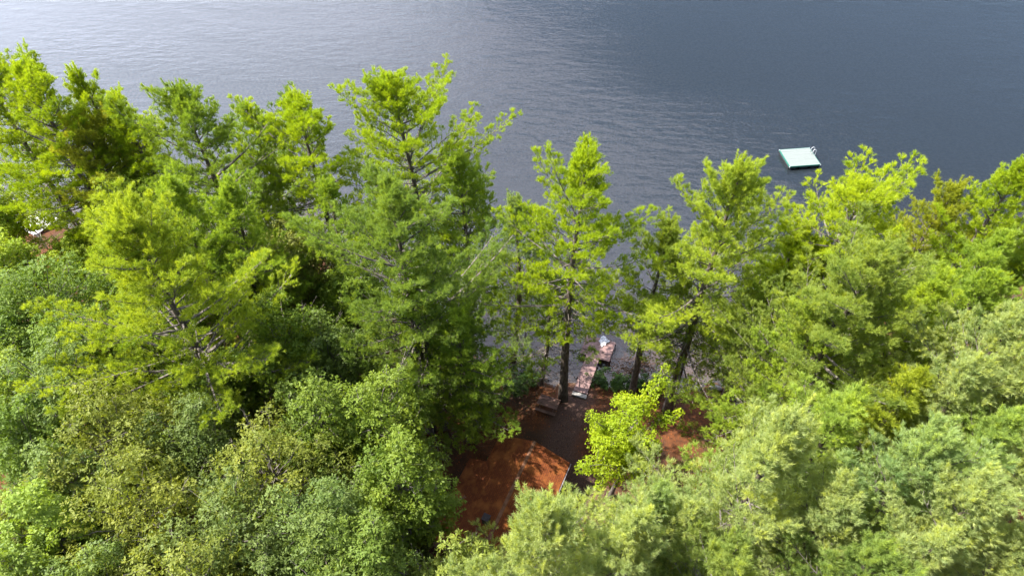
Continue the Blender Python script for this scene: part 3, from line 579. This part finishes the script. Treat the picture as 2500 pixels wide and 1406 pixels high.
# rocks and log
M_rock = noise_mat('grey_rock', (0.12, 0.11, 0.10), (0.30, 0.28, 0.26), 4, 0.9, 0.6)
def rock(px, py, z, s, seed, label):
    rng = np.random.default_rng(seed); bpy_me = bpy.data.meshes.new('rock'); import bmesh
    bm_ = bmesh.new(); bmesh.ops.create_icosphere(bm_, subdivisions=3, radius=1)
    ph = rng.uniform(0, 6, 6)
    for v in bm_.verts:
        c = v.co; k = 1 + .16 * math.sin(2.3 * c.x + ph[0]) * math.cos(2.1 * c.y + ph[1]) + .12 * math.sin(3.7 * c.z + ph[2] + c.x * 2) + .05 * math.sin(7 * c.y + ph[3]); v.co = c * k
        v.co.x *= s[0]; v.co.y *= s[1]; v.co.z *= s[2]
    bm_.to_mesh(bpy_me); bm_.free(); bpy_me.polygons.foreach_set('use_smooth', np.ones(len(bpy_me.polygons), bool)); bpy_me.materials.append(M_rock)
    o = bpy.data.objects.new('rock', bpy_me); C.objects.link(o); q = gp(px, py, z); o.location = (q[0], q[1], float(ground_z(q[0], q[1])) + s[2] * .5)
    tag(o, label, 'rock', 'rocks along the water edge')
rock(1562, 921, .2, (.45, .36, .3), 1, 'round grey rock at the near edge of the brown brush heap')
rock(1700, 948, .2, (.4, .3, .25), 2, 'grey rock on the shore of the small cove')
rock(1745, 952, .2, (.55, .35, .3), 3, 'wide rock at the foot of the small cove')
rock(1712, 985, .4, (.3, .22, .15), 4, 'small pale rock beside the fallen log')
b = MB(); rng = np.random.default_rng(9); p0 = gp(1690, 978, .4); p1 = gp(1790, 978, .4); mid = (p0 + p1) / 2
mid[2] = float(ground_z(mid[0], mid[1])) + .12
b.tube(crook(rng, p0 - mid, p1 - mid, 8, .06), [.15, .14, .15, .13, .12, .11, .10, .08], 8); d = (p1 - p0) / 8
b.tube([d * 1.0, d * 1.0 + np.array([.2, .5, .45])], [.05, .02], 5)
o = b.build('fallen_log', M_brown, None, True); o.location = mid; tag(o, 'dark fallen log lying across the red brown clearing near the cove', 'log')

# ------------------------------------------------------------------ dock with cloth
def wood(name, c1, c2, length_axis=1, rough=.75):
    st = (6, .5, 6) if length_axis == 1 else (.5, 6, 6)
    return noise_mat(name, c1, c2, 3.0, rough, .25, stretch=st, c3=tuple(v * .55 for v in c1), s3=1.7, f3=(.55, .75))
M_dock = wood('red_brown_planks', (0.11, 0.065, 0.06), (0.26, 0.165, 0.155), 0)
M_dockd = wood('dark_wet_timber', (0.035, 0.02, 0.018), (0.08, 0.05, 0.04))
DR = rad(-20); du = np.array([math.cos(DR), math.sin(DR), 0]); dv = np.array([-math.sin(DR), math.cos(DR), 0])
dk = empty('dock', (6.2, 34.45, 0), 'red brown wooden dock with a wider head reaching from the shore into the shallows', 'dock', rz=DR)
rng = np.random.default_rng(31)
def planks(x0, x1, y0, y1, z, name, parent, mat, w=.14, gap=.012, jit=.01):
    b = MB(); y = y0
    while y + w <= y1 + .001:
        b.box(((x0 + x1) / 2 + rng.uniform(-jit, jit), y + w / 2, z + rng.uniform(-.004, .004)), (x1 - x0, w - gap, .038), rng.normal(0, .003), .004); y += w
    return b.build(name, mat, parent)
planks(-.65, .65, 0, 4.20, .62, 'walkway_deck', dk, M_dock); planks(-1.25, 1.62, 4.20, 6.58, .62, 'head_deck', dk, M_dock)
b = MB()
for x in (-.6, .6): b.box((x, 2.08, .52), (.06, 4.1, .15))
b.build('walkway_frame', M_dockd, dk)
b = MB()
for x in (-1.2, .2, 1.57): b.box((x, 5.39, .52), (.06, 2.3, .15))
for y in (4.22, 6.55): b.box((.185, y, .518), (2.68, .05, .14))
b.build('head_frame', M_dockd, dk)
for (x, y, zt) in ((-.72, 1.5, .66), (.72, 1.5, .66), (-1.32, 4.3, .66), (1.69, 4.3, .72), (-1.32, 6.4, .66), (1.69, 6.4, .66)):
    b = MB(); b.tube([(x, y, -1.3), (x, y, zt)], .05, 10); b.build('post', M_dockd, dk)
M_cloth = noise_mat('white_cloth', (0.30, 0.31, 0.34), (0.5, 0.51, 0.54), 4, .8, .3)
n = 26; gx, gy = np.meshgrid(np.linspace(-.42, .42, n), np.linspace(-.62, .62, n)); rng = np.random.default_rng(4)
gz = .03 + .09 * np.abs(np.sin(gx * 9 + gy * 4)) * np.abs(np.cos(gy * 7 - gx * 3)) + .03 * np.abs(np.sin(gx * 17 - gy * 11))
gx2 = gx * (.85 + .28 * np.sin(gy * 5 + 1)) + .07 * np.sin(gy * 9) + .1 * gy; gy2 = gy * (.9 + .22 * np.cos(gx * 6 + 1)) + .05 * np.sin(gx * 15)
V = np.stack([gx2, gy2, gz], -1).reshape(-1, 3); k = (np.arange(n - 1)[:, None] * n + np.arange(n - 1)[None]).ravel()
cl = mesh_np('cloth', V, 4, np.stack([k, k + 1, k + n + 1, k + n], -1).ravel(), M_cloth, smooth=True)
sm = cl.modifiers.new('thickness', 'SOLIDIFY'); sm.thickness = .01
q = gp(1474, 834, .65); cl.location = (q[0], q[1], .645); cl.rotation_euler = (0, 0, DR + .1); tag(cl, 'crumpled white cloth spread on the head of the dock', 'cloth')
M_conc = noise_mat('weathered_concrete', (0.16, 0.15, 0.14), (0.28, 0.26, 0.24), 5, .9, .4)
b = MB(); b.box((0, 0, 0), (1.35, .42, .22), 0, .02); o = b.build('step', M_conc); c = np.array([6.2, 34.45, 0]) - dv * .27
o.location = (c[0], c[1], float(ground_z(c[0], c[1])) + .06); o.rotation_euler = (0, 0, DR); tag(o, 'grey stone step at the landward end of the dock', 'step')

# ------------------------------------------------------------------ swimming raft
M_mint = noise_mat('pale_mint_decking', (0.13, 0.148, 0.141), (0.142, 0.162, 0.154), 3, .75, .05, stretch=(.5, 5, 1))
M_green = noise_mat('dark_green_paint', (0.012, 0.10, 0.075), (0.02, 0.14, 0.10), 4, .5, .05)
M_black = noise_mat('black_float', (0.006, 0.007, 0.008), (0.015, 0.016, 0.018), 4, .5, .05)
M_white = noise_mat('white_tube', (0.45, 0.46, 0.48), (0.55, 0.56, 0.57), 4, .35, 0)
rf = empty('swimming_raft', (35.95, 69.2, 0), 'square swimming raft with pale mint deck and dark green sides, floating on the open lake', 'raft', rz=rad(6.5))
rng = np.random.default_rng(8)
planks(-1.95, 1.95, -1.68, 1.70, .55, 'deck', rf, M_mint, .241, .006, .0)
b = MB()
for y in (-1.70, 1.71): b.box((0, y, .47), (3.94, .04, .20))
for x in (-1.955, 1.955): b.box((x, .005, .47), (.04, 3.30, .199))
b.build('fascia', M_green, rf)
b = MB()
for x in (-1.45, 0, 1.45): b.box((x, 0, .12), (1.1, 3.1, .48), 0, .06)
b.build('float', M_black, rf)
for x in (-1.98, 1.98):
    for y in (-1.72, 1.73):
        b = MB(); b.tube([(x, y, .32), (x, y, .57)], .035, 10); b.build('corner_bumper', M_white, rf, True)
lad = MB()
for y in (.35, .85):
    pts = [(1.70, y, .57), (1.70, y, 1.05)] + [(1.70 + .22 * (1 - math.cos(t)), y, 1.05 + .22 * math.sin(t)) for t in np.linspace(.4, math.pi, 7)] + [(2.14, y, .5), (2.14, y, -.7)]
    lad.tube(pts, .026, 8)
for z in (.2, -.1, -.4): lad.tube([(2.14, .35, z), (2.14, .85, z)], .022, 6)
lad.build('ladder', M_white, rf, True)

# ------------------------------------------------------------------ picnic table
M_pic = wood('dark_stained_boards', (0.085, 0.045, 0.035), (0.15, 0.085, 0.065), 0)
c = gp(1338, 984, 1.25); gz0 = float(ground_z(c[0], c[1]))
pt_ = empty('picnic_table', (c[0], c[1], gz0), 'dark brown wooden picnic table with attached benches between the cabin and the dock', 'picnic table', rz=rad(-21))
b = MB()
for j in range(5): b.box((0, -.32 + j * .16, .75), (1.85, .148, .04), 0, .005)
b.build('table_top', M_pic, pt_)
for sy in (-1, 1):
    b = MB()
    for j in (0, 1): b.box((0, sy * (.66 + j * .155), .44), (1.85, .14, .04), 0, .005)
    b.build('bench', M_pic, pt_)
for x in (-.62, .62):
    for sy in (-1, 1):
        b = MB(); b.box((x + .05 * sy, sy * .40, .36), (.045, .09, .86), 0, 0, sy * .48); b.build('leg', M_pic, pt_)
    b = MB(); b.box((x, 0, .395), (.05, 1.58, .05)); b.build('cross_beam', M_pic, pt_)

# ------------------------------------------------------------------ cabin
M_roof, t_, n_, l_, p_ = newmat('rusty_shingles')
tc = n_.new('ShaderNodeTexCoord'); bk = n_.new('ShaderNodeTexBrick'); l_.new(tc.outputs['Object'], bk.inputs['Vector'])
mp = n_.new('ShaderNodeMapping'); mp.inputs['Rotation'].default_value = (0, 0, rad(90)); l_.new(tc.outputs['Object'], mp.inputs[0]); l_.new(mp.outputs[0], bk.inputs['Vector'])
bk.inputs['Scale'].default_value = 1; bk.inputs['Brick Width'].default_value = .30; bk.inputs['Row Height'].default_value = .145; bk.inputs['Mortar Size'].default_value = .012
bk.inputs['Color1'].default_value = (0.115, 0.030, 0.008, 1); bk.inputs['Color2'].default_value = (0.165, 0.045, 0.011, 1); bk.inputs['Mortar'].default_value = (0.07, 0.025, 0.012, 1)
z1 = n_.new('ShaderNodeTexNoise'); z1.inputs['Scale'].default_value = 1.1; z1.inputs['Detail'].default_value = 8; l_.new(tc.outputs['Object'], z1.inputs['Vector'])
q = n_.new('ShaderNodeMapRange'); q.inputs['From Min'].default_value = .48; q.inputs['From Max'].default_value = .68; l_.new(z1.outputs['Fac'], q.inputs['Value'])
x = n_.new('ShaderNodeMixRGB'); x.inputs[2].default_value = (0.24, 0.08, 0.02, 1); l_.new(q.outputs[0], x.inputs[0]); l_.new(bk.outputs['Color'], x.inputs[1]); l_.new(x.outputs[0], p_.inputs['Base Color'])
bp = n_.new('ShaderNodeBump'); bp.inputs['Strength'].default_value = .8; bp.inputs['Distance'].default_value = .02; l_.new(bk.outputs['Fac'], bp.inputs['Height']); bp.invert = True; l_.new(bp.outputs[0], p_.inputs['Normal'])
p_.inputs['Roughness'].default_value = .9; p_.inputs['Specular IOR Level'].default_value = .2
M_cap = noise_mat('weathered_ridge', (0.11, 0.05, 0.025), (0.20, 0.10, 0.06), 3, .9, .3)
M_wall = noise_mat('brown_clapboard', (0.07, 0.035, 0.02), (0.12, 0.06, 0.035), 3, .8, .2, stretch=(.4, .4, 8))
M_trim = noise_mat('dark_trim', (0.02, 0.016, 0.02), (0.04, 0.03, 0.035), 4, .6, .1)
M_gut = noise_mat('grey_gutter', (0.12, 0.10, 0.11), (0.18, 0.16, 0.17), 4, .4, 0)
M_glass = noise_mat('window_glass', (0.02, 0.025, 0.03), (0.03, 0.035, 0.04), 2, .08, 0, spec=.8)
CR = math.atan2(-2.463, 5.558); A = gp(1220, 1062, 4.0); B_ = gp(1392, 1130, 4.0); c = (A + B_) / 2
zg = float(ground_z(c[0] - 1, c[1] - 4)); cab = empty('cabin', (c[0], c[1], zg), 'small brown cabin with a rusty shingled gable roof covered in pine needles', 'cabin', rz=CR)
EZ = 4.0 - zg; RZ = 5.25 - zg; W2 = 3.04; LEN = 9.6; sl_ = (RZ - EZ) / W2     # local: x along the gable, -y runs back along the ridge
def slab(name, x0, x1, y0, y1, lift, mat, parent, th=.09):
    b = MB(); zt = lambda x: RZ - sl_ * abs(x) + lift
    vs = [(x, y, zt(x) - d) for d in (th, 0) for (x, y) in ((x0, y0), (x1, y0), (x1, y1), (x0, y1))]
    b.add(vs, [(3, 2, 1, 0), (4, 5, 6, 7), (0, 1, 5, 4), (1, 2, 6, 5), (2, 3, 7, 6), (3, 0, 4, 7)]); return b.build(name, mat, parent)
YS = -2.55
r1 = slab('roof', 0.0, W2, YS, 0, 0, M_roof, cab); r2 = slab('roof', -W2, 0, YS, 0, 0, M_roof, cab)
r3 = slab('roof', 0.0, W2 + .05, -LEN, YS, .07, M_roof, cab, .14); r4 = slab('roof', -4.5, 0, -LEN, YS, .07, M_roof, cab, .14)
b = MB()
for y0, y1, lf in ((YS + .02, .01, .012), (-LEN - .01, YS + .015, .085)):
    ym = (y0 + y1) / 2
    b.add([(-.13, y0, RZ + lf - .13 * sl_), (0, y0, RZ + lf + .02), (.13, y0, RZ + lf - .13 * sl_), (-.13, y1, RZ + lf - .13 * sl_), (0, y1, RZ + lf + .02), (.13, y1, RZ + lf - .13 * sl_)], [(0, 1, 4, 3), (1, 2, 5, 4), (0, 2, 1), (3, 4, 5)])
b.build('ridge_cap', M_cap, cab)
b = MB(); wx = W2 - .3
def wallbox(x0, x1, y0, y1, z0, z1): b.box(((x0 + x1) / 2, (y0 + y1) / 2, (z0 + z1) / 2), (abs(x1 - x0), abs(y1 - y0), z1 - z0))
wz = EZ - .12 + .3 * sl_
wallbox(wx - .12, wx, -LEN + .3, -.3, -.4, wz - .02); wallbox(-wx, -wx + .12, YS - .31, -.3, -.4, wz - .02); wallbox(-4.25, -4.13, -LEN + .3, YS - .3, -.4, RZ - sl_ * 4.25 - .1)
wallbox(-4.13, -wx, YS - .42, YS - .3, -.4, RZ - sl_ * 4.13 - .1)
for y in (-.36, -LEN + .36):
    xl = -wx if y > -1 else -4.12
    zl = RZ - sl_ * abs(xl) - .12
    b.add([(xl + .001, y - .055, -.4), (wx - .121, y - .055, -.4), (wx - .121, y - .055, RZ - sl_ * (wx - .121) - .12), (0, y - .055, RZ - .12), (xl + .001, y - .055, zl),
           (xl + .001, y + .055, -.4), (wx - .121, y + .055, -.4), (wx - .121, y + .055, RZ - sl_ * (wx - .121) - .12), (0, y + .055, RZ - .12), (xl + .001, y + .055, zl)],
          [(0, 1, 2, 3, 4), (9, 8, 7, 6, 5), (0, 5, 6, 1), (1, 6, 7, 2), (2, 7, 8, 3), (3, 8, 9, 4), (4, 9, 5, 0)])
b.build('wall', M_wall, cab)
b = MB(); b.box((W2 - .015, YS / 2, EZ - .13), (.03, -YS - .02, .16)); b.box((W2 + .02, (YS - LEN) / 2, EZ - .12), (.03, LEN + YS - .02, .18)); b.build('fascia', M_trim, cab)
b = MB(); b.tube([(W2 + .075, -.02, EZ - .04), (W2 + .075, YS, EZ - .05)], .045, 8); b.tube([(W2 + .12, YS - .02, EZ - .03), (W2 + .12, -LEN, EZ - .06)], .045, 8); b.build('gutter', M_gut, cab, True)
def window(x, y, z, w, h, side):
    f = MB()
    for dz in (-h / 2 - .03, h / 2 + .03): f.box((x, y, z + dz), (w + .12, .06, .06) if side == 0 else (.06, w + .12, .06))
    for dd in (-w / 2 - .03, w / 2 + .03, 0): f.box((x + dd, y, z) if side == 0 else (x, y + dd, z), (.06, .055, h) if side == 0 else (.055, .06, h))
    fo = f.build('window', M_gut, cab); g_ = MB(); g_.box((x, y, z), (w, .02, h) if side == 0 else (.02, w, h)); g_.build('pane', M_glass, fo)
window(-1.5, -.29, 1.5, .9, .9, 0); window(1.7, -.29, 1.5, .9, .9, 0); window(wx + .01, -3, 1.5, 1.0, .9, 1); window(wx + .01, -6.5, 1.5, 1.0, .9, 1)
b = MB(); b.box((.1, -.29, 1.0), (.9, .05, 2.0)); dr = b.build('door', M_trim, cab); b = MB(); b.tube([(.42, -.25, 1.0), (.42, -.20, 1.0), (.34, -.20, 1.0)], .015, 6); b.build('handle', M_gut, dr)
b = MB(); b.box((-.75, -7.3, RZ + .05), (.45, .45, .8)); ch = b.build('chimney', M_black, cab); b = MB(); b.box((-.75, -7.3, RZ + .48), (.54, .54, .05)); b.build('chimney_cap', M_trim, ch)

# ------------------------------------------------------------------ pale dock of the neighbour, seen through a gap on the left
M_pale = noise_mat('pale_boards', (0.62, 0.58, 0.57), (0.80, 0.76, 0.74), 3, .7, .1, stretch=(.5, 6, 1))  # very light board tone with faint streaks
q = gp(92, 538, .7); nd = empty('dock', (q[0], q[1], 0), 'pale dock glimpsed through a gap in the maples at the left edge', 'dock', rz=rad(-28)); rng = np.random.default_rng(3)
planks(-1.9, 1.9, -1.8, 1.4, .7, 'deck', nd, M_pale)
b = MB()
for x in (-1.8, 0, 1.8): b.box((x, -.2, .6), (.06, 3.1, .14))
b.build('frame', M_dockd, nd)
for x in (-1.95, 1.95):
    for y in (-1.7, 1.3): b = MB(); b.tube([(x, y, -1.5), (x, y, .78)], .06, 8); b.build('post', M_dockd, nd)

# ------------------------------------------------------------------ ground litter and low plants
def scatter(name, n, x0, x1, y0, y1, size, cols, seed, keep, label_kind='stuff', upright=0.0, lift=.01):
    rng = np.random.default_rng(seed); x = rng.uniform(x0, x1, n); y = rng.uniform(y0, y1, n); k = keep(x, y, rng); x = x[k]; y = y[k]; n = len(x)
    p = np.stack([x, y, ground_z(x, y) + lift + rng.uniform(0, .02, n)], -1)
    nn = unit(np.stack([rng.normal(0, .35, n), rng.normal(0, .35, n), np.ones(n)], -1)); a = rng.normal(size=(n, 3)); a = unit(a - (a * nn).sum(1, keepdims=True) * nn)
    a = unit(a + nn * upright * rng.uniform(.3, 1.2, (n, 1))); b_ = np.cross(a, rng.normal(size=(n, 3)) * .3 + nn); s_ = size * rng.uniform(.5, 1.3, (n, 1))
    V = np.stack([p, p + a * s_ * .5 + b_ * s_ * .25, p + a * s_, p + a * s_ * .5 - b_ * s_ * .25], 1).reshape(-1, 3)
    o = mesh_np(name, V, 4, np.arange(len(V)), cols, attr={'tint': np.repeat(rng.random(n), 4)}); return tag(o, kind='stuff')
M_lit = leaf_mat('fallen_leaf', .1, .8, .15, (2.2, 1.5, .9)); M_low = leaf_mat('low_plant_leaf', .35, .6, .2)
pth = np.array(path)
def offpath(x, y):
    d = np.full(len(x), 1e9)
    for a, b in zip(pth[:-1], pth[1:]):
        ab = b - a; P2 = np.stack([x, y], -1); t = np.clip(((P2 - a) @ ab) / (ab @ ab), 0, 1)[:, None]; d = np.minimum(d, np.linalg.norm(P2 - (a + t * ab), axis=1))
    return d
o = scatter('fallen_leaves', 60000, -25, 40, 14, 40, .12, M_lit, 1, lambda x, y, r: (y < shore_y(x) - .1) & ((offpath(x, y) > 1.4) | (r.random(len(x)) < .2))); o.color = (0.12, 0.045, 0.017, 1)
def kp(x, y, r):
    m = (y < shore_y(x) - .3) & (offpath(x, y) > 1.3); pn = np.sin(x * 1.3) * np.cos(y * 1.1 + x * .4) + np.sin(x * .37 + 2) * .6
    near = np.exp(-((shore_y(x) - y) / 3.5) ** 2); return m & (r.random(len(x)) < np.clip(pn * .4 + near * .55, 0, 1) * np.where((x > 14) & (x < 24), .12, 1))
o = scatter('undergrowth', 60000, -60, 60, 16, 60, .17, M_low, 2, kp, upright=1.0); o.color = (0.09, 0.12, 0.03, 1)
